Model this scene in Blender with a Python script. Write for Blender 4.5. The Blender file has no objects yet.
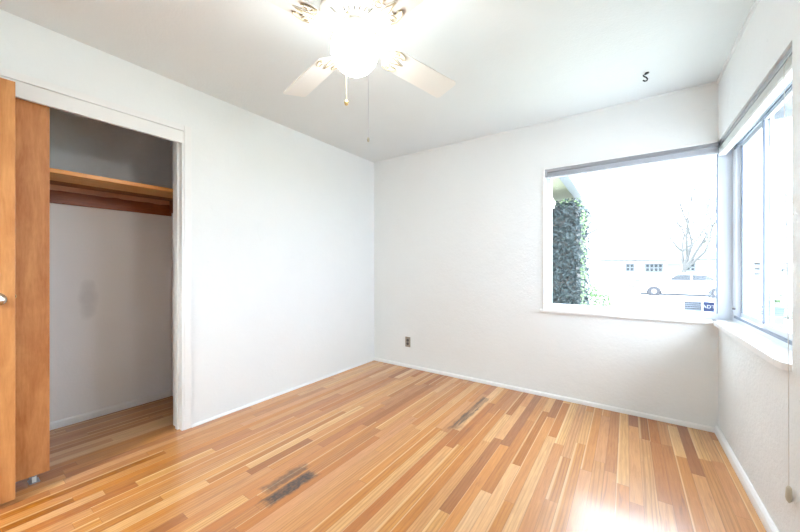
import bpy, bmesh, math, random
from mathutils import Vector, Matrix, noise
random.seed(7)
R = math.radians
sc = bpy.context.scene
COL = sc.collection

# ------------------------------------------------------------------ camera, sky, exposure
YAW = 34.93
cam_d = bpy.data.cameras.new('camera'); cam = bpy.data.objects.new('camera', cam_d); COL.objects.link(cam)
cam_d.sensor_width = 36.0; cam_d.lens = 325.0/800*36
cam_d.clip_start = 0.02; cam_d.clip_end = 300
cam.location = (0, 0, 1.153); cam.rotation_euler = (R(90), 0, R(YAW))
cam_d.shift_y = 0.001
sc.camera = cam

SKY = 4.1
w = bpy.data.worlds.new('overcast_sky'); sc.world = w; w.use_nodes = True
nt = w.node_tree; nt.nodes.clear()
wo = nt.nodes.new('ShaderNodeOutputWorld'); wb = nt.nodes.new('ShaderNodeBackground')
tc = nt.nodes.new('ShaderNodeTexCoord'); sx = nt.nodes.new('ShaderNodeSeparateXYZ'); cr = nt.nodes.new('ShaderNodeValToRGB')
nt.links.new(tc.outputs['Generated'], sx.inputs[0]); nt.links.new(sx.outputs['Z'], cr.inputs[0])
cr.color_ramp.elements[0].position = 0.0; cr.color_ramp.elements[0].color = (.67, .81, 1.0, 1)
cr.color_ramp.elements[1].position = 0.7; cr.color_ramp.elements[1].color = (.79, .89, 1.0, 1)
nt.links.new(cr.outputs[0], wb.inputs[0]); wb.inputs[1].default_value = SKY
nt.links.new(wb.outputs[0], wo.inputs[0])
GLOBE_EMIT = 15.0
HALL_FILL_EMIT = 105.0
vs = sc.view_settings
sc.display_settings.display_device = 'sRGB'
vs.view_transform = 'Standard'; vs.look = 'None'; vs.gamma = 1.0; vs.use_curve_mapping = False
vs.exposure = 1.80

# ------------------------------------------------------------------ room dimensions
XL, XR, YB, YR, ZC = -2.567, 0.52, 3.117, -0.60, 2.44
CY0, CY1, CXB = -0.42, 0.995, -3.347      # closet opening, closet back wall
WZ0, WZ1 = 0.775, 2.025                    # window opening heights
W1X0, W1X1, W2Y0, W2Y1 = -0.614, 0.60, 1.885, 3.20

# ------------------------------------------------------------------ helpers
def srgb(r, g, b):
    f = lambda c: c/12.92 if c <= .04045 else ((c+.055)/1.055)**2.4
    return (f(r/255), f(g/255), f(b/255), 1)

class NB:
    def __init__(s, name):
        s.m = bpy.data.materials.new(name); s.m.use_nodes = True
        s.t = s.m.node_tree; s.t.nodes.clear()
        s.out = s.n('ShaderNodeOutputMaterial')
    def n(s, typ, **k):
        o = s.t.nodes.new(typ)
        for a, b in k.items(): setattr(o, a, b)
        return o
    def l(s, a, b): s.t.links.new(a, b)
    def val(s, sock, v):
        if hasattr(v, 'links') or isinstance(v, bpy.types.NodeSocket): s.l(v, sock)
        else: sock.default_value = v
    def math(s, op, a, b=0.0, c=None):
        o = s.n('ShaderNodeMath', operation=op)
        s.val(o.inputs[0], a); s.val(o.inputs[1], b)
        if c is not None: s.val(o.inputs[2], c)
        return o.outputs[0]
    def mix(s, f, a, b, bt='MIX'):
        o = s.n('ShaderNodeMix', data_type='RGBA', blend_type=bt)
        s.val(o.inputs[0], f); s.val(o.inputs[6], a); s.val(o.inputs[7], b)
        return o.outputs[2]
    def noise(s, vec, scale, detail=3, rough=.5, dist=0.0):
        o = s.n('ShaderNodeTexNoise'); s.l(vec, o.inputs['Vector'])
        o.inputs['Scale'].default_value = scale; o.inputs['Detail'].default_value = detail
        o.inputs['Roughness'].default_value = rough; o.inputs['Distortion'].default_value = dist
        return o.outputs['Fac']
    def ramp(s, f, stops):
        o = s.n('ShaderNodeValToRGB'); s.l(f, o.inputs[0]); e = o.color_ramp.elements
        while len(e) < len(stops): e.new(.5)
        for k, (p, c) in enumerate(stops): e[k].position = p; e[k].color = c
        return o.outputs[0]
    def rng(s, v, a, b, c=0.0, d=1.0):
        o = s.n('ShaderNodeMapRange'); s.val(o.inputs[0], v)
        for i, q in enumerate((a, b, c, d)): o.inputs[i+1].default_value = q
        return o.outputs[0]
    def bsdf(s, color, rough=.5, metal=0.0, spec=.5, bump=None, bstr=.2, bdist=.01, coat=0.0, coat_r=.1):
        b = s.n('ShaderNodeBsdfPrincipled')
        s.val(b.inputs['Base Color'], color); s.val(b.inputs['Roughness'], rough)
        b.inputs['Metallic'].default_value = metal; b.inputs['Specular IOR Level'].default_value = spec
        b.inputs['Coat Weight'].default_value = coat; b.inputs['Coat Roughness'].default_value = coat_r
        if bump is not None:
            bp = s.n('ShaderNodeBump'); bp.inputs['Strength'].default_value = bstr; bp.inputs['Distance'].default_value = bdist
            s.l(bump, bp.inputs['Height']); s.l(bp.outputs[0], b.inputs['Normal'])
        s.l(b.outputs[0], s.out.inputs[0]); return s.m
    def coord(s): return s.n('ShaderNodeTexCoord').outputs['Object']

def m_plain(name, col, rough=.5, metal=0.0, var=.04, scale=30, bstr=0.05, spec=.5):
    b = NB(name); v = b.coord(); f = b.noise(v, scale, 3)
    c = b.mix(f, tuple(x*(1-var) for x in col[:3])+(1,), tuple(min(1, x*(1+var)) for x in col[:3])+(1,))
    return b.bsdf(c, rough, metal, spec, bump=f, bstr=bstr, bdist=.002)

def m_plaster(name, col, bstr=.25, scuff=.0, scale=55, smudge=None):
    b = NB(name); v = b.coord()
    big = b.noise(v, 1.7, 4, .6); fine = b.noise(v, scale, 4, .55); mid = b.noise(v, 11, 3, .5)
    c = b.mix(big, tuple(x*.965 for x in col[:3])+(1,), tuple(min(1, x*1.02) for x in col[:3])+(1,))
    if scuff:
        s1 = b.noise(v, 6, 6, .7, 1.2); k = b.rng(s1, .66, .76, 0, scuff)
        c = b.mix(k, c, srgb(170, 168, 162))
    if smudge:
        sp = b.n('ShaderNodeSeparateXYZ'); b.l(v, sp.inputs[0])
        du = b.math('DIVIDE', b.math('SUBTRACT', sp.outputs[1], smudge[0]), .055); dw = b.math('DIVIDE', b.math('SUBTRACT', sp.outputs[2], smudge[1]), .14)
        d = b.math('ADD', b.math('ADD', b.math('MULTIPLY', du, du), b.math('MULTIPLY', dw, dw)), b.math('MULTIPLY', b.math('SUBTRACT', mid, .5), 1.6))
        c = b.mix(b.rng(d, 1.3, .2, 0, .28), c, srgb(176, 178, 180))
    h = b.math('ADD', fine, b.math('MULTIPLY', mid, 1.2))
    return b.bsdf(c, .62, 0, .3, bump=h, bstr=bstr, bdist=.006)

def m_wood(name, c0, c1, axis='z', rough=.35, stretch=14, scale=7, coat=.2):
    b = NB(name); v = b.coord(); mp = b.n('ShaderNodeMapping'); b.l(v, mp.inputs[0])
    s = [stretch, stretch, stretch]; s['xyz'.index(axis)] = 1.0
    mp.inputs['Scale'].default_value = s
    f = b.noise(mp.outputs[0], scale*.35, 6, .62, .6); g = b.noise(mp.outputs[0], scale*2.5, 3, .6)
    big = b.noise(v, 3.2, 4, .6, .8)
    k = b.math('ADD', b.math('MULTIPLY', f, .6), b.math('ADD', b.math('MULTIPLY', g, .2), b.math('MULTIPLY', big, .35)))
    c = b.ramp(k, [(.42, c0), (.72, c1)])
    return b.bsdf(c, rough, 0, .4, bump=g, bstr=.08, bdist=.002, coat=coat, coat_r=.25)

def m_glass(name, tint=(1, 1, 1, 1)):
    b = NB(name); tr = b.n('ShaderNodeBsdfTransparent'); tr.inputs[0].default_value = tint
    gl = b.n('ShaderNodeBsdfGlossy'); gl.inputs['Roughness'].default_value = .02
    lw = b.n('ShaderNodeLayerWeight'); lw.inputs['Blend'].default_value = .5
    fr = b.math('MULTIPLY_ADD', b.math('POWER', lw.outputs['Facing'], 5.0), .5, .03)
    mx = b.n('ShaderNodeMixShader'); b.l(fr, mx.inputs[0]); b.l(tr.outputs[0], mx.inputs[1]); b.l(gl.outputs[0], mx.inputs[2])
    b.l(mx.outputs[0], b.out.inputs[0]); return b.m

def m_emit(name, col, strength):
    b = NB(name); e = b.n('ShaderNodeEmission'); e.inputs[0].default_value = col; e.inputs[1].default_value = strength
    b.l(e.outputs[0], b.out.inputs[0]); return b.m

def m_floor():
    b = NB('oak_strip_floor'); v = b.coord()
    sp = b.n('ShaderNodeSeparateXYZ'); b.l(v, sp.inputs[0]); X, Y = sp.outputs[0], sp.outputs[1]
    u = b.math('DIVIDE', b.math('ADD', X, 10.0), .0572)
    idx = b.math('FLOOR', u); fu = b.math('SUBTRACT', u, idx)
    def wn(a, c=None, seed=0.0):
        o = b.n('ShaderNodeTexWhiteNoise', noise_dimensions='3D'); cb = b.n('ShaderNodeCombineXYZ')
        b.val(cb.inputs[0], a)
        if c is not None: b.val(cb.inputs[1], c)
        cb.inputs[2].default_value = seed
        b.l(cb.outputs[0], o.inputs[0]); return o.outputs[0]
    r1 = wn(idx, None, 1.3); r2 = wn(idx, None, 5.7)
    L = b.rng(r2, 0, 1, 1.3, 2.6)
    vv = b.math('DIVIDE', b.math('ADD', Y, b.math('MULTIPLY_ADD', r1, 7.0, 20.0)), L)
    # two boards per period, split at a random place
    per = b.math('FLOOR', vv); fv0 = b.math('SUBTRACT', vv, per)
    cut = b.rng(wn(idx, per, 2.2), 0, 1, .25, .75)
    half = b.math('GREATER_THAN', fv0, cut)
    bid = b.math('ADD', b.math('MULTIPLY', per, 2.0), half)
    t = wn(idx, bid, 9.1); t2 = wn(idx, bid, 3.3); t3 = wn(idx, bid, 6.6)
    base = b.ramp(t, [(0.0, srgb(164, 104, 56)), (.14, srgb(186, 125, 72)), (.40, srgb(200, 141, 86)), (.66, srgb(208, 151, 97)),
                      (.86, srgb(218, 168, 114)), (1.0, srgb(228, 184, 134))])
    hs = b.n('ShaderNodeHueSaturation'); b.l(base, hs.inputs['Color'])
    b.l(b.rng(t2, 0, 1, .496, .503), hs.inputs['Hue']); b.l(b.rng(t3, 0, 1, 1.0, 1.14), hs.inputs['Saturation'])
    base = hs.outputs[0]
    # grain
    cb = b.n('ShaderNodeCombineXYZ')
    b.l(b.math('MULTIPLY_ADD', t, 37.0, b.math('MULTIPLY', X, 26.0)), cb.inputs[0])
    b.l(b.math('MULTIPLY_ADD', t2, 23.0, b.math('MULTIPLY', Y, 1.6)), cb.inputs[1])
    g1 = b.noise(cb.outputs[0], 3.0, 6, .65, .9)
    cb2 = b.n('ShaderNodeCombineXYZ')
    b.l(b.math('MULTIPLY_ADD', t2, 11.0, b.math('MULTIPLY', X, 20.0)), cb2.inputs[0])
    b.l(b.math('MULTIPLY_ADD', t, 17.0, b.math('MULTIPLY', Y, 1.3)), cb2.inputs[1])
    wv = b.n('ShaderNodeTexWave', wave_type='BANDS'); b.l(cb2.outputs[0], wv.inputs['Vector'])
    wv.inputs['Scale'].default_value = .9; wv.inputs['Distortion'].default_value = 9.0; wv.inputs['Detail'].default_value = 2.5
    wv.inputs['Detail Scale'].default_value = .6
    cath = b.math('POWER', wv.outputs['Fac'], 3.0)
    c = b.mix(b.rng(g1, .35, .72, 0, .62), base, b.mix(1.0, base, (.60, .50, .42, 1), 'MULTIPLY'))
    c = b.mix(b.math('MULTIPLY', cath, b.rng(t2, .25, 1, 0, .62)), c, b.mix(1.0, base, (.55, .42, .34, 1), 'MULTIPLY'))
    # pale strip along one edge of some boards
    ew = b.rng(t2, 0, 1, .05, .30)
    pale_edge = b.math('MULTIPLY', b.rng(b.math('DIVIDE', fu, ew), 1.0, .6, 0, 1), b.math('GREATER_THAN', t3, .62))
    c = b.mix(b.math('MULTIPLY', pale_edge, .55), c, srgb(234, 196, 146))
    # mineral streaks / knots
    kn = b.noise(cb.outputs[0], .8, 4, .6, 1.5)
    c = b.mix(b.rng(kn, .62, .76, 0, .6), c, srgb(120, 70, 40))
    # seams
    e1 = b.math('LESS_THAN', fu, .022); e2 = b.math('GREATER_THAN', fu, .978)
    dv = b.math('ABSOLUTE', b.math('SUBTRACT', fv0, cut)); e3 = b.math('LESS_THAN', b.math('MULTIPLY', dv, L), .0013)
    e4 = b.math('LESS_THAN', b.math('MULTIPLY', fv0, L), .0016)
    seam = b.math('MAXIMUM', b.math('MAXIMUM', e1, e2), b.math('MAXIMUM', e3, e4))
    c = b.mix(b.math('MULTIPLY', seam, .38), c, srgb(105, 62, 34))
    # stains
    dist_n = b.noise(v, 16, 4, .65); dn2 = b.noise(v, 45, 3, .6)
    def box_mask(x0, x1, y0, y1, soft, amp):
        dx = b.math('SUBTRACT', b.math('ABSOLUTE', b.math('SUBTRACT', X, (x0+x1)/2)), (x1-x0)/2)
        dy = b.math('MULTIPLY', b.math('SUBTRACT', b.math('ABSOLUTE', b.math('SUBTRACT', Y, (y0+y1)/2)), (y1-y0)/2), .45)
        d = b.math('ADD', b.math('MAXIMUM', dx, dy), b.math('MULTIPLY', b.math('SUBTRACT', dist_n, .5), amp))
        return b.rng(d, soft, -soft, 0, 1)
    m1 = b.math('MAXIMUM', box_mask(-1.479, -1.405, .93, 1.21, .010, .06),
                b.math('MULTIPLY', box_mask(-1.56, -1.493, .975, 1.23, .010, .06), .72))
    m1 = b.math('MULTIPLY', m1, b.rng(dn2, .3, .65, .72, 1.0))
    line = b.math('LESS_THAN', b.math('ABSOLUTE', b.math('ADD', X, 1.486)), .0045)
    m1 = b.math('MULTIPLY', m1, b.math('SUBTRACT', 1.0, b.math('MULTIPLY', line, .85)))
    c = b.mix(b.math('MULTIPLY', m1, .96), c, srgb(50, 44, 42))
    ln = b.noise(cb.outputs[0], 2.0, 5, .7)
    m2 = b.math('MULTIPLY', box_mask(-1.045, -.985, 2.12, 2.78, .008, .05), b.rng(ln, .36, .62, .15, 1.0))
    c = b.mix(b.math('MULTIPLY', m2, .92), c, srgb(58, 40, 30))
    m3 = b.math('MULTIPLY', box_mask(-1.05, -.90, 1.95, 2.2, .03, .06), .25)
    c = b.mix(m3, c, srgb(120, 78, 50))
    rgh = b.math('ADD', b.rng(g1, .3, .7, .30, .38), b.math('ADD', b.math('MULTIPLY', m1, .2), b.rng(b.noise(v, 5, 5, .6), .4, .7, 0, .05)))
    h = b.math('SUBTRACT', b.math('MULTIPLY', g1, .25), seam)
    return b.bsdf(c, rgh, 0, .5, bump=h, bstr=.06, bdist=.002, coat=.7, coat_r=.15)

def m_leaf(name, stops):
    b = NB(name); v = b.coord(); f = b.noise(v, 28, 3, .7)
    return b.bsdf(b.ramp(f, stops), .5, 0, .3)

M = dict(
    wall=m_plaster('plaster_white', (.86, .88, .875, 1), .34, .12),
    wall_r=m_plaster('plaster_rough', (.835, .855, .855, 1), .55, .25, 70),
    wall_c=m_plaster('closet_paint', (.92, .925, .93, 1), .15, .12, 55, (.667, .90)),
    ceil=m_plaster('ceiling_plaster', (.77, .81, .82, 1), .3, 0, 80),
    trim=m_plain('trim_paint', (.86, .86, .85, 1), .35, 0, .02, 12),
    sash=m_plain('sash_paint', (.70, .74, .80, 1), .35, 0, .02, 12),
    track=m_plain('dark_track', (.17, .20, .26, 1), .4, .3),
    alu=m_plain('grey_metal', (.36, .37, .40, 1), .35, .7),
    slat=m_plain('slat_paint', (.62, .63, .68, 1), .4, 0, .03),
    slatw=m_plain('slat_white', (.82, .86, .85, 1), .4, 0, .03),
    glass=m_glass('window_glass', (.985, .99, .99, 1)),
    floor=m_floor(),
    doorw=m_wood('birch_door', srgb(178, 112, 60), srgb(216, 156, 98), 'z', .35, 9, 5),
    doord=m_wood('birch_door_aged', srgb(186, 112, 60), srgb(224, 160, 102), 'z', .38, 7, 6),
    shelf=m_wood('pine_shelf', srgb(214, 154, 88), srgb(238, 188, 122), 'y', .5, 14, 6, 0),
    shelf_d_shade=m_wood('shelf_rear_shade', srgb(128, 78, 40), srgb(168, 110, 62), 'y', .5, 14, 6, 0),
    shelf_e_lit=m_wood('shelf_edge_lit', srgb(240, 156, 76), srgb(250, 180, 104), 'y', .45, 14, 6, .2),
    cleat=m_wood('stained_cleat', srgb(118, 58, 28), srgb(164, 88, 44), 'y', .45, 12, 7, .1),
    pinkp=m_plain('old_paint', srgb(214, 160, 128), .6, 0, .12, 60),
    chrome=m_plain('satin_nickel', (.78, .74, .66, 1), .22, 1.0, .02),
    brass=m_plain('brass', (.62, .45, .20, 1), .28, 1.0, .03),
    white=m_plain('fan_white', (.82, .81, .775, 1), .35, 0, .015, 12, .02),
    iron=m_plain('bracket_cream', (.60, .585, .54, 1), .4, 0, .02, 12, .02),
    gold=m_plain('fan_gold', (.40, .33, .20, 1), .5, .1, .1, 60),
    core=m_plain('slot_shade_black', (.010, .008, .005, 1), .9, spec=.05),
    dark=m_plain('dark_inside', (.10, .09, .08, 1), .6),
    darkm=m_plain('dark_iron', (.05, .055, .06, 1), .45, .6),
    outlet=m_plain('outlet_metal', (.40, .35, .29, 1), .4, .5, .1),
    socket=m_plain('outlet_socket', (.13, .10, .09, 1), .5),
    cord=m_plain('cord', (.74, .72, .68, 1), .6),
    tassel=m_plain('tassel', (.62, .56, .44, 1), .5),
    globe=m_emit('lit_globe', (.97, .985, .96, 1), GLOBE_EMIT),
    hall=m_emit('lit_hall_fill', (.86, .95, 1.0, 1), HALL_FILL_EMIT),
    stick=m_plain('sticker_pale', (.36, .41, .48, 1), .5),
    stick_b=m_plain('sticker_blue', (.06, .09, .22, 1), .5),
    stick_w=m_plain('sticker_white', (.85, .87, .9, 1), .5),
    stucco=m_plaster('outdoor_stucco', (.78, .77, .74, 1), .3, 0, 30),
    cream=m_plain('cream_paint', (.42, .41, .30, 1), .6),
    roof=m_plain('pale_shingles', (.36, .36, .36, 1), .8, 0, .15, 8),
    gutter=m_plain('gutter_paint', (.20, .21, .23, 1), .4),
    win=m_plain('house_window_glass', (.05, .055, .06, 1), .5, spec=.1),
    wood_out=m_plain('outdoor_trim', (.05, .05, .055, 1), .6),
    asphalt=m_plain('asphalt', (.42, .42, .43, 1), .9, 0, .1, 9),
    concrete=m_plain('concrete', (.60, .60, .58, 1), .85, 0, .06, 6),
    lawn=m_plain('lawn', (.36, .39, .30, 1), .9, 0, .2, 7),
    hedge=m_leaf('hedge_leaves', [(.3, (.022, .032, .036, 1)), (.55, (.045, .062, .066, 1)), (.8, (.13, .17, .16, 1))]),
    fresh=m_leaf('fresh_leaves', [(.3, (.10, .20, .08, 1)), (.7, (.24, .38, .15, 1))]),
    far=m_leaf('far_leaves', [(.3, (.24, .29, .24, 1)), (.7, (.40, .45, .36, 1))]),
    bark=m_plain('bark', (.10, .097, .092, 1), .9, 0, .2, 20),
    car=m_plain('car_white', (.80, .80, .80, 1), .25, 0, .01),
    carg=m_plain('car_window', (.05, .055, .06, 1), .4, spec=.15),
    tyre=m_plain('tyre', (.07, .07, .075, 1), .9, spec=.1),
    rim=m_plain('wheel_rim', (.55, .55, .57, 1), .3, .7),
    pot=m_plain('planter_paint', (.10, .13, .20, 1), .5),
)

class MB:
    """collects simple solids into one mesh"""
    def __init__(s): s.bm = bmesh.new()
    def box(s, a, b, bev=0.0):
        x0, y0, z0 = a; x1, y1, z1 = b
        x0, x1 = min(x0, x1), max(x0, x1); y0, y1 = min(y0, y1), max(y0, y1); z0, z1 = min(z0, z1), max(z0, z1)
        vs_ = [s.bm.verts.new(p) for p in ((x0,y0,z0),(x1,y0,z0),(x1,y1,z0),(x0,y1,z0),(x0,y0,z1),(x1,y0,z1),(x1,y1,z1),(x0,y1,z1))]
        fs = [s.bm.faces.new([vs_[i] for i in q]) for q in ((3,2,1,0),(4,5,6,7),(0,1,5,4),(1,2,6,5),(2,3,7,6),(3,0,4,7))]
        if bev:
            es = list({e for f in fs for e in f.edges})
            bmesh.ops.bevel(s.bm, geom=es, offset=bev, segments=2, profile=.5, affect='EDGES')
        return s
    def prism(s, pts, d):
        """closed polygon pts (3D, planar) swept by vector d"""
        d = Vector(d); a = [s.bm.verts.new(p) for p in pts]; b = [s.bm.verts.new(Vector(p)+d) for p in pts]
        n = len(pts); s.bm.faces.new(list(reversed(a))); s.bm.faces.new(b)
        for i in range(n): s.bm.faces.new((a[i], a[(i+1) % n], b[(i+1) % n], b[i]))
        return s
    def tube(s, pts, r, n=8, cap=True):
        pts = [Vector(p) for p in pts]; rs = r if isinstance(r, (list, tuple)) else [r]*len(pts)
        rings = []; t0 = (pts[1]-pts[0]).normalized()
        up = Vector((0,0,1)) if abs(t0.z) < .9 else Vector((1,0,0))
        nrm = t0.cross(up).normalized()
        for i, p in enumerate(pts):
            if i == 0: t = pts[1]-pts[0]
            elif i == len(pts)-1: t = pts[-1]-pts[-2]
            else: t = (pts[i+1]-pts[i]).normalized()+(pts[i]-pts[i-1]).normalized()
            if t.length < 1e-7: t = t0
            t = t.normalized(); nrm = (nrm-t*nrm.dot(t))
            nrm = nrm.normalized() if nrm.length > 1e-6 else t.orthogonal().normalized()
            bn = t.cross(nrm)
            rings.append([s.bm.verts.new(p+(nrm*math.cos(2*math.pi*k/n)+bn*math.sin(2*math.pi*k/n))*rs[i]) for k in range(n)])
        for a, b in zip(rings, rings[1:]):
            for k in range(n): s.bm.faces.new((a[k], a[(k+1) % n], b[(k+1) % n], b[k]))
        if cap: s.bm.faces.new(list(reversed(rings[0]))); s.bm.faces.new(rings[-1])
        return s
    def lathe(s, prof, c=(0,0,0), n=40, axis='z', smooth=True):
        rings = []
        for r, h in prof:
            ring = []
            for k in range(n):
                a = 2*math.pi*k/n; u, v_ = r*math.cos(a), r*math.sin(a)
                p = {'z': (u, v_, h), 'y': (u, h, v_), 'x': (h, u, v_)}[axis]
                ring.append(s.bm.verts.new(Vector(p)+Vector(c)))
            rings.append(ring)
        for a, b in zip(rings, rings[1:]):
            for k in range(n):
                f = s.bm.faces.new((a[k], a[(k+1) % n], b[(k+1) % n], b[k])); f.smooth = smooth
        s.bm.faces.new(list(reversed(rings[0]))); s.bm.faces.new(rings[-1])
        return s
    def leaf(s, p, nrm, size, asp=.6):
        nrm = Vector(nrm).normalized(); t = nrm.orthogonal().normalized()
        t = Matrix.Rotation(random.random()*6.283, 3, nrm) @ t; b = nrm.cross(t)
        p = Vector(p)
        q = [p-t*size*.5, p+b*size*asp*.5+nrm*size*.1, p+t*size*.5, p-b*size*asp*.5+nrm*size*.1]
        s.bm.faces.new([s.bm.verts.new(x) for x in q])
    def build(s, name, mat, parent=None, smooth=False):
        bmesh.ops.recalc_face_normals(s.bm, faces=s.bm.faces[:])
        off = Vector((0,0,0)); q = parent
        while q is not None: off = off+q.location; q = q.parent
        if off.length > 0: bmesh.ops.translate(s.bm, verts=s.bm.verts[:], vec=-off)
        me = bpy.data.meshes.new(name); s.bm.to_mesh(me); s.bm.free()
        if smooth:
            for p in me.polygons: p.use_smooth = True
        me.materials.append(mat)
        o = bpy.data.objects.new(name, me); COL.objects.link(o)
        if parent is not None: o.parent = parent
        return o

def tag(o, label, cat, group=None, kind=None):
    o['label'] = label; o['category'] = cat
    if group: o['group'] = group
    if kind: o['kind'] = kind
    return o
def empty(name, loc, label, cat, group=None, kind=None):
    o = bpy.data.objects.new(name, None); o.empty_display_size = .1; COL.objects.link(o); o.location = loc
    return tag(o, label, cat, group, kind)
def struct(name, mb, mat, label, cat): return tag(mb.build(name, mat), label, cat, kind='structure')
def box(a, b, bev=0.0): return MB().box(a, b, bev)
def tan_x(px, Y):
    """world x of the point at depth line y=Y seen at picture column px"""
    r = (px-400)/325.0; c, s_ = math.cos(R(YAW)), math.sin(R(YAW))
    return Y*(r*c-s_)/(c+r*s_)

# ------------------------------------------------------------------ room shell
T = .145
struct('floor', box((CXB-.1, YR-1.5, -.12), (XR+.02, YB+.02, 0)), M['floor'], 'honey oak strip floor with two dark stains running through room and closet', 'floor')
struct('ceiling', box((XL-.02, YR-.02, ZC), (XR+.02, YB+.02, ZC+.12)), M['ceil'], 'pale grey textured ceiling over the room', 'ceiling')
mb = MB()
mb.box((XL-T, CY1+.010, 0), (XL, YB+.14, ZC)).box((XL-T, YR-.12, 0), (XL, CY0, ZC)).box((XL-T, CY0, 2.105), (XL, CY1+.010, ZC))
struct('wall_left', mb, M['wall'], 'long white wall with the closet opening in it', 'wall')
mb = MB()
mb.box((XL-.0, YB, 0), (W1X0, YB+.14, ZC)).box((W1X0, YB, 0), (XR+.14, YB+.14, WZ0)).box((W1X0, YB, WZ1), (XR+.14, YB+.14, ZC))
struct('wall_back', mb, M['wall'], 'white wall facing the camera holding the wide picture window', 'wall')
mb = MB()
mb.box((XR, YR-.12, 0), (XR+.14, W2Y0, ZC)).box((XR, W2Y0, 0), (XR+.14, YB, WZ0)).box((XR, W2Y0, WZ1), (XR+.14, YB, ZC))
struct('wall_right', mb, M['wall_r'], 'rough plastered wall on the right holding the sliding window', 'wall')
mb = MB()
mb.box((-1.66, YR-.12, 0), (XR, YR, ZC)).box((XL, YR-.12, 2.07), (-1.66, YR, ZC)).box((XL, YR-.12, 0), (-2.46, YR, 2.07))
struct('wall_rear', mb, M['wall'], 'wall behind the camera with the entrance doorway', 'wall')
# hall behind the doorway
mb = MB()
mb.box((XL-.1, YR-1.5, 0), (XL, YR-.12, ZC)).box((-1.5, YR-1.5, 0), (-1.4, YR-.12, ZC)).box((XL-.1, YR-1.6, 0), (-1.4, YR-1.5, ZC)).box((XL-.1, YR-1.6, ZC), (-1.4, YR-.12, ZC+.1))
struct('wall_hall', mb, M['wall'], 'white hall walls beyond the entrance doorway', 'wall')
# closet
struct('wall_closet_back', box((CXB-.1, -.62, 0), (CXB, 1.32, ZC)), M['wall_c'], 'white rear wall inside the closet with a faint grey smudge', 'wall')
struct('wall_closet_right', box((CXB, 1.215, 0), (XL-T, 1.32, ZC)), M['wall_c'], 'narrow closet end wall on the right', 'wall')
struct('wall_closet_left', box((CXB, -.62, 0), (XL-T, -.52, ZC)), M['wall_c'], 'closet end wall hidden by the doors', 'wall')
struct('ceiling_closet', box((CXB-.1, -.62, ZC), (XL-.02, 1.32, ZC+.1)), M['wall_c'], 'ceiling inside the closet', 'ceiling')
# closet jamb, casing, fascia
mb = MB(); mb.box((XL-T-.002, CY1, 0), (XL+.004, CY1+.0115, 2.104)); mb.box((XL-.075, CY1-.012, 0), (XL-.04, CY1+.004, 2.105))
mb.box((XL-T, CY0-.012, 0), (XL+.004, CY0, 2.105)); mb.box((XL-T, CY0, 2.095), (XL, CY1, 2.108))
struct('trim_1', mb, M['trim'], 'white painted closet jamb', 'trim')
mb = MB()
mb.box((XL-.002, CY1+.012, 0), (XL+.010, CY1+.058, 2.15), .003).box((XL-.002, CY0-.06, 2.108), (XL+.010, CY1+.012, 2.15), .003).box((XL-.002, CY0-.06, 0), (XL+.010, CY0-.012, 2.108), .003)
struct('trim_2', mb, M['trim'], 'thin white casing around the closet opening', 'trim')
struct('trim_3', box((XL-.012, CY0, 2.022), (XL+.008, CY1+.006, 2.106), .002), M['trim'], 'white fascia board across the top of the closet opening', 'trim')
# baseboards
def quarter(p0, p1, inward, h, d):
    inward = Vector(inward); prof = [(0,0),(d,0),(d,h*.45),(d*.8,h*.8),(d*.35,h),(0,h)]
    p0 = Vector(p0); return MB().prism([p0+inward*u+Vector((0,0,v_)) for u, v_ in prof], Vector(p1)-p0)
struct('baseboard_left', quarter((XL, CY1+.06, 0), (XL, YB, 0), (1,0,0), .016, .012), M['trim'], 'slim white shoe moulding under the long white wall', 'baseboard')
struct('baseboard_back', quarter((XL, YB, 0), (XR, YB, 0), (0,-1,0), .032, .016), M['trim'], 'slim white shoe moulding under the picture window wall', 'baseboard')
struct('baseboard_right', quarter((XR, YB, 0), (XR, YR, 0), (-1,0,0), .048, .022), M['trim'], 'white shoe moulding under the rough right wall', 'baseboard')
mb = quarter((CXB, -.52, 0), (CXB, 1.215, 0), (1,0,0), .05, .014)
struct('baseboard_closet', mb, M['trim'], 'low white baseboard inside the closet', 'baseboard')
struct('trim_4', box((XL, YB-.012, ZC-.012), (XR, YB, ZC)), M['wall'], 'thin bead where the window wall meets the ceiling', 'trim')
struct('trim_5', box((XR-.014, YR, ZC-.014), (XR, YB, ZC)), M['wall_r'], 'thin bead where the right wall meets the ceiling', 'trim')

# ------------------------------------------------------------------ windows
w1 = empty('window_1', (0, 3.2, WZ0), 'wide fixed picture window in the back wall', 'window', kind='structure')
mb = MB(); fy0, fy1 = 3.195, 3.245
mb.box((W1X0, fy0, WZ0), (W1X0+.052, fy1, WZ1), .004).box((.528, fy0, WZ0), (W1X1+.06, fy1, WZ1), .003)
mb.box((W1X0+.052, fy0, WZ0), (.528, fy1, WZ0+.045), .004).box((W1X0+.052, fy0, 1.985), (.528, fy1, WZ1), .004)
mb.build('window_frame', M['sash'], w1)
mb = MB()
mb.box((W1X0-.006, YB-.008, WZ0-.0), (W1X0+.012, fy0, WZ1+.005), .003); mb.box((W1X0-.006, YB-.008, WZ1-.006), (XR, YB+.02, WZ1+.012), .003)
mb.build('window_casing', M['trim'], w1)
mb = MB(); mb.box((.522, 3.190, WZ0+.045), (.529, 3.2, 1.985)); mb.build('glazing_seal', M['track'], w1)
box((W1X0+.05, 3.217, WZ0+.04), (.53, 3.221, 1.99)).build('glass_pane', M['glass'], w1)
mb = MB(); mb.box((W1X0-.028, YB-.026, WZ0-.026), (XR+.0, 3.2, WZ0+.002), .006); mb.build('window_sill', M['trim'], w1)

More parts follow.
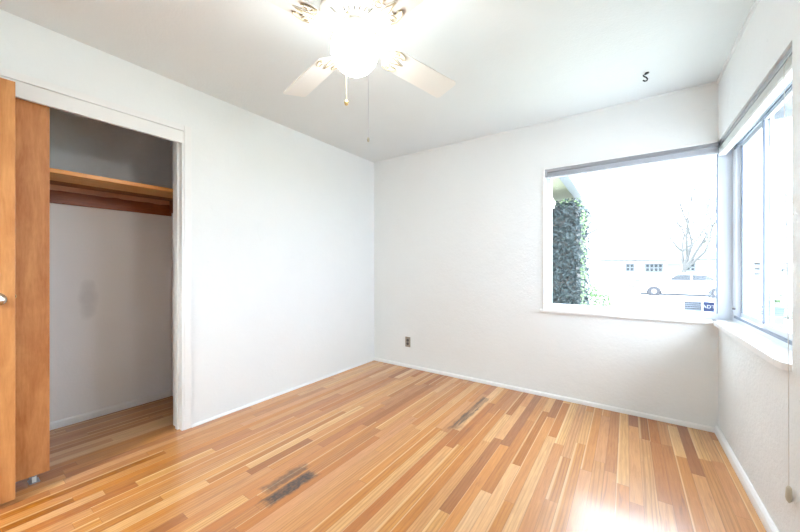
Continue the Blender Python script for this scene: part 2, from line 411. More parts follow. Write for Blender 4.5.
w2 = empty('window_2', (.62, 2.5, WZ0), 'two-pane sliding window in the right wall', 'window', kind='structure')
mb = MB(); fx0, fx1 = .605, .66
mb.box((fx0, 3.10, WZ0), (fx1, 3.245, WZ1), .003).box((fx0, W2Y0, WZ0), (fx1, W2Y0+.05, WZ1), .003)
mb.box((fx0, W2Y0+.05, WZ0), (fx1, 3.10, WZ0+.035), .003).box((fx0, W2Y0+.05, 1.985), (fx1, 3.10, WZ1), .003)
mb.build('window_frame', M['sash'], w2)
mb = MB(); mb.box((.598, W2Y0+.03, WZ0+.03), (.606, 3.12, WZ0+.045)); mb.box((.598, W2Y0+.03, 1.952), (.606, 3.12, 1.962)); mb.build('track', M['track'], w2)
def sash(name, y0, y1, x0, seal):
    mb = MB(); a = .032; th = .015
    mb.box((x0, y0, WZ0+.04), (x0+th, y0+a, 1.98), .003).box((x0, y1-a, WZ0+.04), (x0+th, y1, 1.98), .003)
    mb.box((x0, y0+a, WZ0+.04), (x0+th, y1-a, WZ0+.075), .003).box((x0, y0+a, 1.945), (x0+th, y1-a, 1.98), .003)
    o = mb.build('sash', M['sash'], w2)
    mb = MB(); mb.box((x0-.003, seal-.008, WZ0+.07), (x0+.003, seal+.008, 1.955)); mb.build('seal', M['track'], o)
    g = box((x0+.006, y0+a-.005, WZ0+.07), (x0+.010, y1-a+.005, 1.95)).build('glass_pane', M['glass'], o)
    return o
sash('sash', 2.555, 3.10, .627, 3.068)
sash('sash', W2Y0+.05, 2.60, .608, 2.575)
mb = MB(); mb.lathe([(.0001, .589), (.006, .589), (.006, .604), (.0001, .604)], (0, 3.12, .865), 10, 'x'); mb.build('latch', M['alu'], w2)
mb = MB()
pts = [(XR-.028, YB+.06), (XR-.028, W2Y0+.09), (XR-.020, W2Y0+.03), (XR-.001, W2Y0+.001), (.61, W2Y0+.001), (.61, YB+.09), (XR, YB+.09)]
mb.prism([(x, y, WZ0-.026) for x, y in pts], (0, 0, .028)); mb.build('window_sill', M['trim'], w2)

# blinds raised to the top
bl = empty('mini_blind', (0, YB+.04, WZ1), 'raised grey mini blind gathered under the head of the wide back window', 'window blind', 'raised mini blinds')
box((W1X0+.012, YB+.002, WZ1-.034), (XR+.004, YB+.045, WZ1-.006), .002).build('headrail', M['alu'], bl)
mb = MB()
for k in range(8): mb.box((W1X0+.02, YB+.010, WZ1-.038-.0042*k-.0018), (XR+.0, YB+.036, WZ1-.038-.0042*k))
mb.build('slat_stack', M['slat'], bl)
box((W1X0+.02, YB+.008, WZ1-.083), (XR, YB+.038, WZ1-.072), .002).build('bottom_rail', M['slat'], bl)
box((W1X0+.012, YB-.002, WZ1-.075), (W1X0+.035, YB+.048, WZ1-.004), .002).build('end_bracket', M['alu'], bl)

bl = empty('mini_blind', (XR+.04, 2.5, WZ1), 'raised white mini blind gathered above the right sliding window with hanging cord', 'window blind', 'raised mini blinds')
box((XR+.008, W2Y0+.006, WZ1-.032), (XR+.048, YB+.06, WZ1-.006), .002).build('headrail', M['alu'], bl)  # dark grey puts the headrail's shadow line into its colour
mb = MB()
for k in range(10): mb.box((XR+.012, W2Y0+.012, WZ1-.036-.0042*k-.0018), (XR+.044, YB+.05, WZ1-.036-.0042*k))
mb.build('slat_stack', M['slatw'], bl)
box((XR+.010, W2Y0+.012, WZ1-.092), (XR+.046, YB+.05, WZ1-.078), .002).build('bottom_rail', M['slatw'], bl)
cy = 1.9
mb = MB(); mb.tube([(XR+.012, 1.955, WZ1-.03), (XR-.004, 1.950, 1.95), (XR-.012, 1.876, .80), (XR-.012, 1.872, .31)], .0013, 6)
cd = mb.build('pull_cord', M['cord'], bl)
mb = MB(); mb.lathe([(.003, .315), (.008, .305), (.010, .27), (.007, .258), (.002, .25)], (XR-.012, 1.872, 0), 12); mb.build('cord_tassel', M['tassel'], cd)

# sticker on the picture glass
st = empty('window_sticker', (.43, 3.2165, .80), 'small pale and blue alarm sticker in the lower right corner of the picture window glass', 'sticker')
y0 = 3.2150
box((.351, y0, .826), (.449, y0+.0015, .898)).build('label_panel', M['stick'], st)
bdg = box((.456, y0, .826), (.516, y0+.0015, .898)).build('badge', M['stick_b'], st)
mb = MB()
for k, zz in enumerate((.886, .872, .858, .844)):
    x = .357
    while x < .438:
        l_ = random.uniform(.005, .014); mb.box((x, y0-.0008, zz-.004), (min(x+l_, .443), y0+.0002, zz+.003)); x += l_+.003
mb.build('small_print', M['wood_out'], st)
tcu = bpy.data.curves.new('badge_text', 'FONT'); tcu.body = 'ADT'; tcu.size = .034; tcu.align_x = 'CENTER'; tcu.align_y = 'CENTER'; tcu.extrude = .0004
to = bpy.data.objects.new('badge_text', tcu); COL.objects.link(to)
me = bpy.data.meshes.new_from_object(to.evaluated_get(bpy.context.evaluated_depsgraph_get()))
bpy.data.objects.remove(to)
me.transform(Matrix.Rotation(R(90), 4, 'X')); me.transform(Matrix.Translation(Vector((.486, y0-.0006, .862))-st.location))
me.materials.clear(); me.materials.append(M['stick_w'])
o = bpy.data.objects.new('badge_text', me); COL.objects.link(o); o.parent = bdg

# ------------------------------------------------------------------ doors
d1 = empty('door_1', (-2.452, YR+.02, .012), 'flush birch entrance door swung open in front of the closet with a round knob', 'door', kind='structure')
box((-2.472, -.545, .024), (-2.437, .225, 2.052), .002).build('door_panel', M['doorw'], d1)
mb = MB(); mb.lathe([(.030, -2.437), (.030, -2.431), (.012, -2.428), (.011, -2.405), (.020, -2.398), (.027, -2.385), (.026, -2.375), (.016, -2.366), (.001, -2.364)], (0, .168, 1.0), 24, 'x')
mb.build('door_knob', M['chrome'], d1)
for zz in (.25, 1.05, 1.8):
    mb = MB(); mb.tube([(-2.437, -.55, zz), (-2.437, -.55, zz+.09)], .008, 10); mb.build('hinge', M['brass'], d1)
d2 = empty('door_2', (-2.61, 0, .03), 'darker birch sliding closet door half hidden by the entrance door', 'door', kind='structure')
box((-2.632, -.40, .034), (-2.600, .362, 2.06), .002).build('door_panel', M['doord'], d2)
mb = MB(); mb.lathe([(.0185, -2.601), (.0185, -2.597), (.016, -2.597), (.015, -2.5995), (.001, -2.5995)], (0, .226, 1.0), 20, 'x')
mb.build('finger_pull', M['brass'], d2)
mb = MB(); mb.lathe([(.0155, -2.5988), (.0155, -2.5978), (.001, -2.5978)], (0, .226, 1.0), 20, 'x'); mb.build('pull_recess', M['dark'], d2)
fg = empty('floor_guide', (-2.61, .33, 0), 'small metal floor guide with a white pin under the sliding closet door', 'door guide')
mb = MB(); mb.box((-2.640, .285, 0), (-2.585, .325, .004)).box((-2.642, .290, .004), (-2.636, .320, .030), .001)
mb.build('base_plate', M['alu'], fg)
box((-2.597, .296, .004), (-2.590, .312, .032), .001).build('guide_pin', M['trim'], fg)

# ------------------------------------------------------------------ closet shelf
sh = empty('closet_shelf', (CXB, .35, 1.6), 'varnished wooden closet shelf resting on a dark cleat along the closet rear wall', 'shelf')
SX = -2.895; ya, yb = -.515, 1.21
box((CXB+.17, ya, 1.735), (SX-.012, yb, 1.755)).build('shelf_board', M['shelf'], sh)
box((CXB+.002, ya, 1.733), (CXB+.169, yb, 1.755)).build('shelf_board', M['shelf_d_shade'], sh)  # rear of the shelf coloured darker, underside shade painted in
box((SX-.012, ya, 1.733), (SX, yb, 1.760), .002).build('front_edge', M['shelf_e_lit'], sh)  # edge coloured brighter orange for the window light falling on it
box((CXB+.001, ya, 1.605), (CXB+.020, yb, 1.713), .002).build('cleat', M['cleat'], sh)
mb = MB(); n = 60
top = []; 
for k in range(n+1):
    y = ya+(yb-ya)*k/n; top.append((CXB+.022, y, 1.700+.010*noise.noise((y*14, 0, 0))-.004))
mb.prism([(CXB+.022, ya, 1.733)]+top+[(CXB+.022, yb, 1.733)], (.004, 0, 0)); mb.build('paint_strip', M['pinkp'], sh)
mb = MB(); mb.box((CXB+.02, 1.190, 1.63), (SX-.03, 1.2145, 1.733), .002); mb.build('end_cleat', M['cleat'], sh)

# ------------------------------------------------------------------ wall outlet and ceiling hook
ol = empty('wall_outlet', (tan_x(408, YB), YB, .30), 'grey-brown metal wall outlet low on the window wall', 'outlet')
ox = ol.location.x
oz = 1.153-(342-267)/325*(-ox*math.sin(R(YAW))+YB*math.cos(R(YAW)))
box((ox-.035, YB-.006, oz-.058), (ox+.035, YB, oz+.058), .003).build('cover_plate', M['outlet'], ol)
for s_ in (-1, 1):
    mb = MB(); mb.lathe([(.0165, YB-.0065), (.0165, YB-.009), (.001, YB-.009)], (ox, 0, oz+s_*.0195), 18, 'y'); mb.build('socket', M['socket'], ol)
mb = MB(); mb.lathe([(.003, YB-.0075), (.003, YB-.006)], (ox, 0, oz), 10, 'y'); mb.build('screw', M['alu'], ol)

hk = empty('ceiling_hook', (.10, 2.70, ZC), 'small dark swag hook screwed into the ceiling', 'hook')
mb = MB(); hx, hy = .10, 2.70; c_, s_ = math.cos(R(YAW)), math.sin(R(YAW)); pts = []
def hp(u, z): return (hx+u*c_, hy+u*s_, z)
pts = [hp(.012, ZC-.002), hp(.004, ZC-.010), hp(-.014, ZC-.016), hp(-.010, ZC-.024), hp(.006, ZC-.030), hp(.014, ZC-.040), hp(.010, ZC-.052), hp(-.004, ZC-.056), hp(-.016, ZC-.050)]
mb.tube(pts, .0042, 8); mb.build('hook_wire', M['darkm'], hk, True)
mb = MB(); mb.lathe([(.013, ZC), (.012, ZC-.005), (.002, ZC-.007)], (hx+.010*c_, hy+.010*s_, 0), 16); mb.build('hook_base', M['darkm'], hk)

# ------------------------------------------------------------------ ceiling fan
FX, FY = -.9885, 1.066
ZB = 2.163
DZ = .025
fan = empty('ceiling_fan', (FX, FY, ZC), 'white four-blade ceiling fan with ornate gold-edged brackets and a lit white globe', 'ceiling fan')
c0 = (FX, FY, 0)
MB().lathe([(.085, ZC), (.088, ZC-.02), (.080, ZC-.05), (.10, ZC-.06)], c0, 40).build('canopy', M['white'], fan)
MB().lathe([(.098, ZC-.055), (.135, ZC-.075), (.150, ZC-.10), (.150, ZC-.15), (.140, ZC-.175), (.118, ZC-.18)], c0, 48).build('motor_housing', M['white'], fan)
# vent grille: radial ribs between two rings, motor above coloured black as painted slot shade
mb = MB()
mb.lathe([(.128, 2.247), (.150, 2.257), (.153, 2.265), (.146, 2.273), (.132, 2.265)], c0, 48)
mb.lathe([(.055, 2.221), (.074, 2.221), (.078, 2.231), (.055, 2.237)], c0, 40)
for k in range(26):
    a = 2*math.pi*k/26; ca, sa = math.cos(a), math.sin(a); hw = .0082
    p = [(.072, 2.223), (.134, 2.249), (.134, 2.257), (.072, 2.231)]
    mb.prism([(FX+r*ca-hw*sa*(r/.134), FY+r*sa+hw*ca*(r/.134), z) for r, z in p], (2*hw*sa*.75, -2*hw*ca*.75, 0))
mb.build('vent_grille', M['iron'], fan)
MB().lathe([(.130, 2.270), (.060, 2.247), (.02, 2.247)], c0, 40).build('motor_core', M['core'], fan)
mb = MB().lathe([(.058, 2.232), (.062, 2.224), (.056, 2.218), (.056, 2.212), (.064, 2.208), (.070, 2.202), (.071, 2.190), (.061, 2.188)], c0, 40)
fit = mb.build('light_fitter', M['white'], fan)
mb = MB()
for k in range(4):
    a = R(20)+k*math.pi/2; pts = []
    for q in range(9):
        t = q/8; r = .052+.030*math.sin(t*math.pi); z = 2.232-.036*t
        pts.append((FX+r*math.cos(a), FY+r*math.sin(a), z))
    mb = MB(); mb.tube(pts, .005, 8); mb.build('scroll_arm', M['gold'], fit, True)
GZ = 2.112
prof = [(.060, 2.197)]
for k in range(1, 15):
    t = R(36)+(R(180)-R(36))*k/14; prof.append((max(.0005, .104*math.sin(t)), GZ+.104*math.cos(t)))
MB().lathe(prof, c0, 40).build('globe_shade', M['globe'], fan)
# blades and brackets
fa = -R(YAW)
def blade(k):
    ang = R(BASE+90*k)   # angle from the camera's forward axis, towards its right
    f = Vector((-math.sin(R(YAW)), math.cos(R(YAW)), 0)); r_ = Vector((math.cos(R(YAW)), math.sin(R(YAW)), 0))
    d = f*math.cos(ang)+r_*math.sin(ang); t = Vector((-d.y, d.x, 0)); up = Vector((0, 0, 1))
    pitch = R(-12); tt = t*math.cos(pitch)+up*math.sin(pitch); nn = d.cross(tt)
    o = Vector((FX, FY, ZB))
    P = lambda u, v_, h=0: o+d*u+tt*v_+nn*h
    r0, r1 = .205, .635; out = []
    def corner(cu, cv, rad, a0, a1):
        for q in range(6):
            a = R(a0+(a1-a0)*q/5); out.append((cu+rad*math.cos(a), cv+rad*math.sin(a)))
    corner(r1-.022, .066-.022, .022, 90, 0) if False else None
    hw0, hw1 = .062, .072
    corner(r1-.02, hw1-.02, .02, 90, 0); corner(r1-.02, -hw1+.02, .02, 0, -90); corner(r0+.03, -hw0+.03, .03, -90, -180); corner(r0+.03, hw0-.03, .03, 180, 90)
    pts = [P(u, v_, -.003) for u, v_ in out]
    MB().prism(pts, nn*.006).build('blade', M['white'], fan)
    # bracket: scalloped plate under the blade root plus an arm to the motor
    mb = MB(); half = [(.125, .016), (.150, .014), (.175, .024), (.192, .050), (.215, .060), (.240, .058), (.262, .049), (.270, .038), (.258, .030), (.243, .034), (.232, .028), (.236, .016), (.262, .010), (.285, .004)]
    poly = half+[(u, -v_) for u, v_ in reversed(half)]
    mb.prism([P(u, v_, -.0065) for u, v_ in poly], nn*.0034)
    mb.prism([o+d*.09+t*.013+up*.045, o+d*.15+t*.013-up*.004, o+d*.15+t*.013+up*.006, o+d*.09+t*.013+up*.058], t*-.026)
    irn = mb.build('blade_bracket', M['iron'], fan)
    mb = MB()
    for s_ in (-1, 1):
        pts = []
        for q in range(22):
            a = q/21*2*math.pi*1.25; rr = .016*(1-.55*q/21); pts.append(P(.216+rr*math.cos(a+1.2), s_*(.036+rr*math.sin(a+1.2)), -.0070))
        mb.tube(pts, .0018, 6)
        mb.tube([P(.180, s_*.010, -.0070), P(.205, s_*.014, -.0070), P(.226, s_*.012, -.0070), P(.250, s_*.005, -.0070), P(.276, s_*.001, -.0070)], .0022, 6)
        mb.tube([P(u, s_*v_, -.0070) for u, v_ in half[3:11]], .0025, 6)
    mb.build('gold_scroll', M['gold'], irn)
    for u, v_ in ((.225, .045), (.225, -.045), (.262, 0)):
        mb = MB(); mb.tube([P(u, v_, -.006), P(u, v_, -.0085)], .0045, 8); mb.build('screw', M['gold'], irn)
BASE = 48
for k in range(4): blade(k)
def chain(u, f_, zt, zb, kind):
    c_, s_ = math.cos(R(YAW)), math.sin(R(YAW))
    x, y = FX+u*c_-f_*s_, FY+u*s_+f_*c_
    mb = MB(); mb.tube([(x*.55+FX*.45, y*.55+FY*.45, 2.205), (x, y, 2.19), (x, y, zb)], .0008 if kind == 0 else .0011, 6)
    ch = mb.build('pull_chain', M['slat'] if kind else M['gold'], fan)
    if kind == 0:
        MB().lathe([(.0005, zb+.004), (.007, zb), (.0105, zb-.009), (.0105, zb-.015), (.007, zb-.023), (.0005, zb-.026)], (x, y, 0), 16).build('chain_fob', M['brass'], ch)
        MB().lathe([(.0107, zb-.011), (.0111, zb-.012), (.0107, zb-.013)], (x, y, 0), 16).build('fob_band', M['darkm'], ch)
    else:
        MB().lathe([(.0005, zb+.003), (.0045, zb), (.0055, zb-.010), (.003, zb-.016)], (x, y, 0), 12).build('chain_fob', M['tassel'], ch)
chain(-.055, .105, 2.13, 1.945, 0)
chain(.068, -.085, 2.13, 1.69, 1)

# added hall ceiling lamp, unseen, fills the room with light through the doorway
hl = empty('hall_fill_lamp', (-2.0, YR-.8, ZC), 'added round fill lamp on the hall ceiling outside the door, out of view', 'lamp')
MB().lathe([(.15, ZC), (.15, ZC-.02), (.13, ZC-.02)], (-2.0, YR-.8, 0), 32).build('fill_lamp_base', M['white'], hl)
MB().lathe([(.14, ZC-.021), (.12, ZC-.06), (.07, ZC-.085), (.001, ZC-.092)], (-2.0, YR-.8, 0), 32).build('fill_lamp_shade', M['hall'], hl)

# ------------------------------------------------------------------ outdoors
GZ0, GZ1 = -.30, -.62
mb = MB(); mb.prism([(-40, 3.3, GZ0-.02), (-40, 14, GZ0-.1), (-40, 20, GZ1), (-40, 20, GZ1-.3), (-40, 3.3, GZ1-.3)], (90, 0, 0))
struct('ground_yard', mb, M['lawn'], 'green front yard outside the windows', 'ground')
struct('ground_side', box((.70, -6, GZ1-.3), (50, 3.3, GZ0-.02)), M['concrete'], 'unseen side yard beyond the right window, made pale to bounce light indoors', 'ground')  # pale concrete chosen to bounce daylight into the room
struct('driveway', box((-.3, 7.6, GZ0-.08), (5.5, 21, GZ0-.02)), M['concrete'], 'pale concrete driveway beside the hedge', 'driveway')
struct('road', box((-40, 20, GZ1-.3), (50, 29, GZ1-.0)), M['asphalt'], 'pale street where the car is parked', 'road')
struct('ground_far', box((-40, 29, GZ1-.3), (50, 120, GZ1+.04)), M['lawn'], 'lawns on the far side of the street', 'ground')

# our own eave and neighbouring wing
ev = empty('roof_eave', (.9, 2.2, 2.1), 'overhanging roof eave with boarded soffit outside the right window', 'eave')
mb = MB()
for k in range(7): mb.box((.665+.085*k, -.6, 2.12), (.665+.085*k+.080, 3.02, 2.135))
mb.build('soffit', M['gutter'], ev)
box((1.26, -.6, 2.06), (1.30, 3.04, 2.24)).build('fascia', M['gutter'], ev)
box((.665, 3.02, 2.08), (1.30, 3.05, 2.24)).build('end_board', M['gutter'], ev)

wg = empty('garage_wing', (-3.2, 8, GZ0), 'pale stucco wing with a long gutter eave to the left behind the hedge', 'building')
box((-5.5, 3.4, GZ0), (-1.30, 11.2, 2.42)).build('wall', M['stucco'], wg)
mb = MB(); mb.prism([(-.62, 3.4, 2.40), (-.62, 3.4, 2.50), (-3.4, 3.4, 3.45), (-6.2, 3.4, 2.50), (-6.2, 3.4, 2.40)], (0, 8.3, 0)); rf = mb.build('roof', M['roof'], wg)
box((-1.30, 3.4, 2.36), (-.72, 11.6, 2.395)).build('soffit', M['cream'], rf)
mb = MB(); mb.prism([(-.72, 3.4, 2.30), (-.62, 3.4, 2.33), (-.60, 3.4, 2.42), (-.72, 3.4, 2.42)], (0, 8.3, 0)); mb.build('gutter', M['gutter'], rf)
mb = MB(); mb.tube([(-.68, 11.5, 2.32), (-1.0, 11.5, 2.15), (-1.26, 11.3, 2.05), (-1.26, 11.25, GZ0)], .035, 10); mb.build('downspout', M['gutter'], wg)

def leafy(mb, fn, n, size):
    for _ in range(n):
        p, nr = fn(); mb.leaf(p, nr+Vector((random.gauss(0, .5), random.gauss(0, .5), random.gauss(0, .5))), size*random.uniform(.6, 1.3))
hd = empty('ivy_hedge', (-.95, 6.0, GZ0), 'tall clipped dark ivy hedge standing outside the back window at left', 'hedge')
hx0, hx1, hy0, hy1, hz1 = -1.27, tan_x(581, 5.6), 5.5, 7.0, 2.13
mb = MB(); mb.box((hx0+.04, hy0+.06, GZ0-.05), (hx1-.06, hy1-.06, hz1-.06)); mb.build('branches', M['bark'], hd)
mb = MB()
def hpt():
    k = random.random()
    if k < .60: return Vector((random.uniform(hx0, hx1), hy0+random.uniform(-.03, .05), random.uniform(GZ0, hz1))), Vector((0, -1, .3))
    if k < .88: return Vector((hx1+random.uniform(-.06, .03), random.uniform(hy0, hy1), random.uniform(GZ0, hz1))), Vector((1, 0, .3))
    return Vector((random.uniform(hx0, hx1), random.uniform(hy0, hy1), hz1+random.gauss(0, .03))), Vector((0, 0, 1))
leafy(mb, hpt, 5200, .062); mb.build('foliage', M['hedge'], hd)
mb = MB()
def hpt2():
    if random.random() < .5: return Vector((hx1+random.uniform(-.01, .06), hy0+random.uniform(-.03, .3), random.uniform(.0, hz1))), Vector((1, -.5, .3))
    return Vector((random.uniform(hx0, hx1), hy0+random.uniform(-.04, .5), hz1+random.uniform(-.03, .07))), Vector((0, -.3, 1))
leafy(mb, hpt2, 420, .05); mb.build('fresh_shoots', M['fresh'], hd)['kind'] = 'stuff'

def bush(name, c, rad, mat, label, n, size, cat='bush', group=None, stem=True):
    b = empty(name, (c[0], c[1], c[2]), label, cat, group)
    mb = MB(); c = Vector(c)
    def f():
        v_ = Vector((random.gauss(0, 1), random.gauss(0, 1), random.gauss(0, 1))).normalized()
        r = 1+.22*noise.noise(v_*2.3+c)
        return c+Vector((0, 0, rad[2]))+Vector((v_.x*rad[0], v_.y*rad[1], v_.z*rad[2]))*r*random.uniform(.75, 1.0), v_
    leafy(mb, f, n, size); mb.build('foliage', mat, b)
    mb = MB()
    for k in range(7):
        a = k*.9; e = c+Vector((math.cos(a)*rad[0]*.6, math.sin(a)*rad[1]*.6, rad[2]*1.5)); mb.tube([c+Vector((0, 0, -.02)), c*.5+e*.5+Vector((0, 0, rad[2]*.1)), e], [.02, .014, .005], 5)
    mb.build('stems', M['bark'], b)
    return b
bush('leafy_bush', (tan_x(597, 7.75), 7.75, GZ0-.06), (.34, .4, .60), M['fresh'], 'bright green bush at the foot of the ivy hedge', 900, .07)
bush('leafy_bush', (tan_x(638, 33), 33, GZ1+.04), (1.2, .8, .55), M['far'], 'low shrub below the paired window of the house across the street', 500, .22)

# house across the street
hs = empty('house', (6, 40, GZ1), 'long low pale house with a shingled roof across the street', 'house')
HY = 38.0
hx = lambda px: tan_x(px, HY)
hxa, hxb = hx(607), hx(720)
box((hxa, HY, GZ1), (hxb, HY+9, 1.78)).build('wall', M['stucco'], hs)
mb = MB(); xa, xb = hxa-.7, hxb+.7
v = [(xa, HY-.7, 1.74), (xb, HY-.7, 1.74), (xb, HY+9.7, 1.74), (xa, HY+9.7, 1.74), (xa, HY-.7, 1.86), (xb, HY-.7, 1.86), (xb, HY+9.7, 1.86), (xa, HY+9.7, 1.86), (xa+3, HY+4.5, 3.6), (xb-3, HY+4.5, 3.6)]
vv = [mb.bm.verts.new(p) for p in v]
for q in ((3,2,1,0), (0,1,5,4), (1,2,6,5), (2,3,7,6), (3,0,4,7), (4,5,9,8), (6,7,8,9), (5,6,9), (7,4,8)): mb.bm.faces.new([vv[i] for i in q])
rf = mb.build('roof', M['roof'], hs)
box((xa, HY-.78, 1.70), (xb, HY-.70, 1.80)).build('gutter', M['wood_out'], rf)
def hwin(p0, p1, z0, z1, nx, nz):
    a, b_ = hx(p0), hx(p1)
    o = box((a, HY-.03, z0), (b_, HY+.01, z1)).build('window', M['win'], hs)
    mb = MB(); t_ = .05
    for k in range(nx+1): x = a+(b_-a)*k/nx; mb.box((x-t_, HY-.07, z0-t_), (x+t_, HY-.02, z1+t_))
    for k in range(nz+1): z = z0+(z1-z0)*k/nz; mb.box((a-t_, HY-.07, z-t_), (b_+t_, HY-.02, z+t_))
    mb.build('muntins', M['gutter'], o)
hwin(626, 634, .75, 1.42, 2, 2); hwin(645.5, 662.5, .70, 1.42, 4, 2); hwin(686, 695, .80, 1.42, 2, 2)
box((hx(674)-.45, HY-.05, GZ1), (hx(674)+.45, HY+.01, 1.45)).build('front_door', M['gutter'], hs)
h2 = empty('house', (-3, 44, GZ1), 'plain white gabled garage left of the long house across the street', 'house')
box((tan_x(555, 44), 44, GZ1), (tan_x(588, 44), 52, 1.7)).build('wall', M['stucco'], h2)
mb = MB(); a, b_ = tan_x(553, 43.5), tan_x(590, 43.5)
mb.prism([(a, 43.4, 1.7), (b_, 43.4, 1.7), (b_, 43.4, 1.82), ((a+b_)/2, 43.4, 3.0), (a, 43.4, 1.82)], (0, 9, 0)); mb.build('roof', M['roof'], h2)

# parked car
cx = tan_x(682, 25.2); CY_ = 25.2; cz = GZ1
car = empty('parked_car', (cx, CY_, cz), 'white saloon car parked along the street', 'car')
L2 = 2.25
prof = [(-2.25, .32), (-2.27, .62), (-2.15, .78), (-1.25, .92), (-.95, .96), (1.45, .98), (2.10, .93), (2.24, .75), (2.25, .35), (2.0, .24), (1.75, .24)]
def arch(xc):
    return [(xc+.36*math.cos(R(a)), .24+.40*math.sin(R(a))*.95) for a in range(0, 181, 20)]
prof = prof[:-1]+arch(1.35)+arch(-1.35)+[(-2.05, .24)]
mb = MB(); mb.prism([(cx+x, CY_-.86, cz+z) for x, z in prof], (0, 1.72, 0)); mb.build('body', M['car'], car)
cab = [(-1.0, .95), (-.35, 1.36), (-.05, 1.42), (.75, 1.42), (1.05, 1.36), (1.75, .97)]
mb = MB()
a = [mb.bm.verts.new((cx+x, CY_-(.82 if z < 1.2 else .62), cz+z)) for x, z in cab]; b_ = [mb.bm.verts.new((cx+x, CY_+(.82 if z < 1.2 else .62), cz+z)) for x, z in cab]
mb.bm.faces.new(a); mb.bm.faces.new(list(reversed(b_)))
for i in range(6): mb.bm.faces.new((a[i], b_[i], b_[(i+1) % 6], a[(i+1) % 6]))
mb.build('cabin', M['car'], car)
def sidewin(pts):
    for s_ in (-1, 1):
        mb = MB(); P_ = []
        for x, z in pts: 
            yy = .82-(z-.95)/(1.38-.95)*.20+.008; P_.append((cx+x, CY_+s_*yy, cz+z))
        mb.prism(P_, (0, s_*.006, 0)); mb.build('side_window', M['carg'], car)
box((cx-2.0, CY_-.80, cz+.13), (cx+2.0, CY_+.80, cz+.245)).build('sill_shadow', M['darkm'], car)  # dark box stands in for the shadow line under the sills
sidewin([(-.70, 1.0), (-.30, 1.31), (.30, 1.33), (.30, 1.0)]); sidewin([(.36, 1.0), (.36, 1.33), (.95, 1.30), (1.40, 1.02)])
for xc in (-1.35, 1.35):
    for s_ in (-1, 1):
        mb = MB(); yy = CY_+s_*.78
        mb.lathe([(.19, -.10), (.30, -.10), (.325, -.06), (.325, .06), (.30, .10), (.19, .10)], (cx+xc, yy, cz+.325), 28, 'y'); wh = mb.build('wheel', M['tyre'], car)
        MB().lathe([(.001, -.095), (.10, -.105), (.19, -.08), (.19, .08), (.10, .105), (.001, .095)], (cx+xc, yy, cz+.325), 24, 'y').build('rim', M['rim'], wh)
for s_ in (-1, 1): box((cx-.72, CY_+s_*.84, cz+.98), (cx-.58, CY_+s_*1.0, cz+1.08), .02).build('wing_mirror', M['car'], car)
box((cx-2.285, CY_-.7, cz+.60), (cx-2.22, CY_-.4, cz+.72), .02).build('headlamp', M['rim'], car)
box((cx-2.285, CY_+.4, cz+.60), (cx-2.22, CY_+.7, cz+.72), .02).build('headlamp', M['rim'], car)

# bare tree
tx, ty = tan_x(678, 31), 31.0
tr = empty('bare_tree', (tx, ty, GZ1+.04), 'large leafless tree with spreading branches in front of the street', 'tree')
mb = MB()
def grow(p, d, l_, r, lev):
    pts = [p]; rs = [r]; q = p.copy(); dd = d.copy()
    for k in range(4):
        dd = (dd+Vector((random.gauss(0, .13), random.gauss(0, .13), random.gauss(0, .08)+.03))).normalized()
        q = q+dd*l_/4; pts.append(q.copy()); rs.append(r*(1-.42*(k+1)/4))
    mb.tube(pts, rs, 6 if lev < 2 else 4)
    if lev >= 5: return
    for k in range(3 if lev else 5):
        ax = dd.orthogonal().normalized(); ax = Matrix.Rotation(random.random()*6.283, 3, dd) @ ax
        nd = (Matrix.Rotation(R(random.uniform(26, 58)), 3, ax) @ dd); nd.z += .10; nd.normalize()
        i = random.choice((2, 3, 4)) if k else 4
        grow(pts[i], nd, l_*random.uniform(.70, .95), rs[i]*.78, lev+1)
grow(Vector((tx, ty, GZ1-.1)), Vector((0, 0, 1)), 3.6, .18, 0)
mb.build('trunk_and_branches', M['bark'], tr)

# far trees behind the houses
for k, (px, Y, h, rw, lab) in enumerate([(622, 62, 6.4, 3.2, 'distant rounded tree behind the left end of the long house'), (700, 62, 6.8, 2.6, 'distant wide tree behind the right end of the long house'),
                                     (745, 70, 5.6, 1.9, 'distant tree seen through the left pane of the sliding window'), (787, 62, 5.6, 1.9, 'distant tree seen through the right pane of the sliding window')]):
    bush('distant_tree', (tan_x(px, Y), Y, GZ1), (rw, rw, h/2), M['far'], lab, 700, .55, 'tree', 'trees beyond the street')

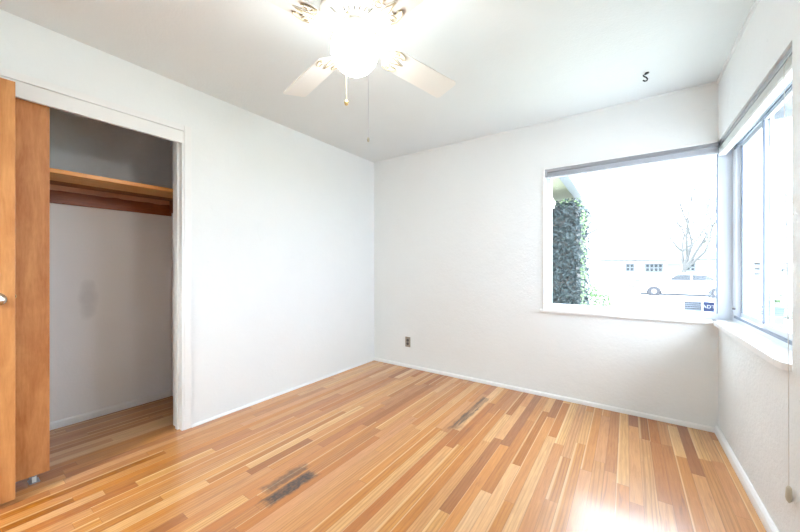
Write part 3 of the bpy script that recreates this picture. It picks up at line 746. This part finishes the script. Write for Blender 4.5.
# things seen through the sliding window
h3 = empty('house', (12, 33, GZ1), 'pale house with a low roof seen through the sliding window', 'house')
xa, xb = tan_x(752, 36), tan_x(800, 36)
box((xa, 36, GZ1), (xb, 44, 1.7)).build('wall', M['stucco'], h3)
mb = MB(); mb.prism([(xa-.5, 35.3, 1.7), (xa-.5, 35.3, 1.85), (xa-.5, 40, 3.3), (xa-.5, 44.7, 1.85), (xa-.5, 44.7, 1.7)], (xb-xa+1, 0, 0)); mb.build('roof', M['roof'], h3)
for p0, p1 in ((755, 759), (780, 787)):
    o = box((tan_x(p0, 36), 35.97, .6), (tan_x(p1, 36), 36.01, 1.4)).build('window', M['win'], h3)
    mb = MB(); x0, x1 = tan_x(p0, 36), tan_x(p1, 36)
    for x in (x0, (x0+x1)/2, x1): mb.box((x-.05, 35.93, .55), (x+.05, 35.98, 1.45))
    for z in (.6, 1.0, 1.4): mb.box((x0-.05, 35.93, z-.05), (x1+.05, 35.98, z+.05))
    mb.build('muntins', M['gutter'], o)
pp = empty('porch_post', (tan_x(772, 9.6), 9.6, GZ0), 'square cream porch post with a diagonal brace outside the sliding window', 'post')
x = pp.location.x; 
box((x-.09, 9.51, GZ0-.09), (x+.09, 9.69, 2.40), .005).build('shaft', M['cream'], pp)
mb = MB(); mb.prism([(x+.085, 9.56, 1.80), (x+.085, 9.56, 1.96), (x+.50, 9.56, 2.40), (x+.66, 9.56, 2.40)], (0, .08, 0)); mb.build('brace', M['gutter'], pp)
box((x-.12, 9.48, 2.40), (x+2.6, 9.72, 2.58)).build('beam', M['gutter'], pp)
pl = empty('planter_box', (tan_x(773, 9.0), 9.0, GZ0), 'tall dark square planter box standing by the porch post', 'planter')
x = pl.location.x
box((x-.11, 8.89, GZ0-.07), (x+.11, 9.11, .36)).build('tub', M['pot'], pl)
box((x-.125, 8.875, .36), (x+.125, 9.125, .41), .006).build('rim', M['pot'], pl)
bush('potted_shrub', (x, 9.0, .435), (.13, .13, .15), M['fresh'], 'bright green shrub growing in the dark planter box', 420, .055, 'shrub')
for k, (px, lab) in enumerate([(749, 'low hedge beyond the left pane of the sliding window'), (788, 'low hedge beyond the right pane of the sliding window')]):
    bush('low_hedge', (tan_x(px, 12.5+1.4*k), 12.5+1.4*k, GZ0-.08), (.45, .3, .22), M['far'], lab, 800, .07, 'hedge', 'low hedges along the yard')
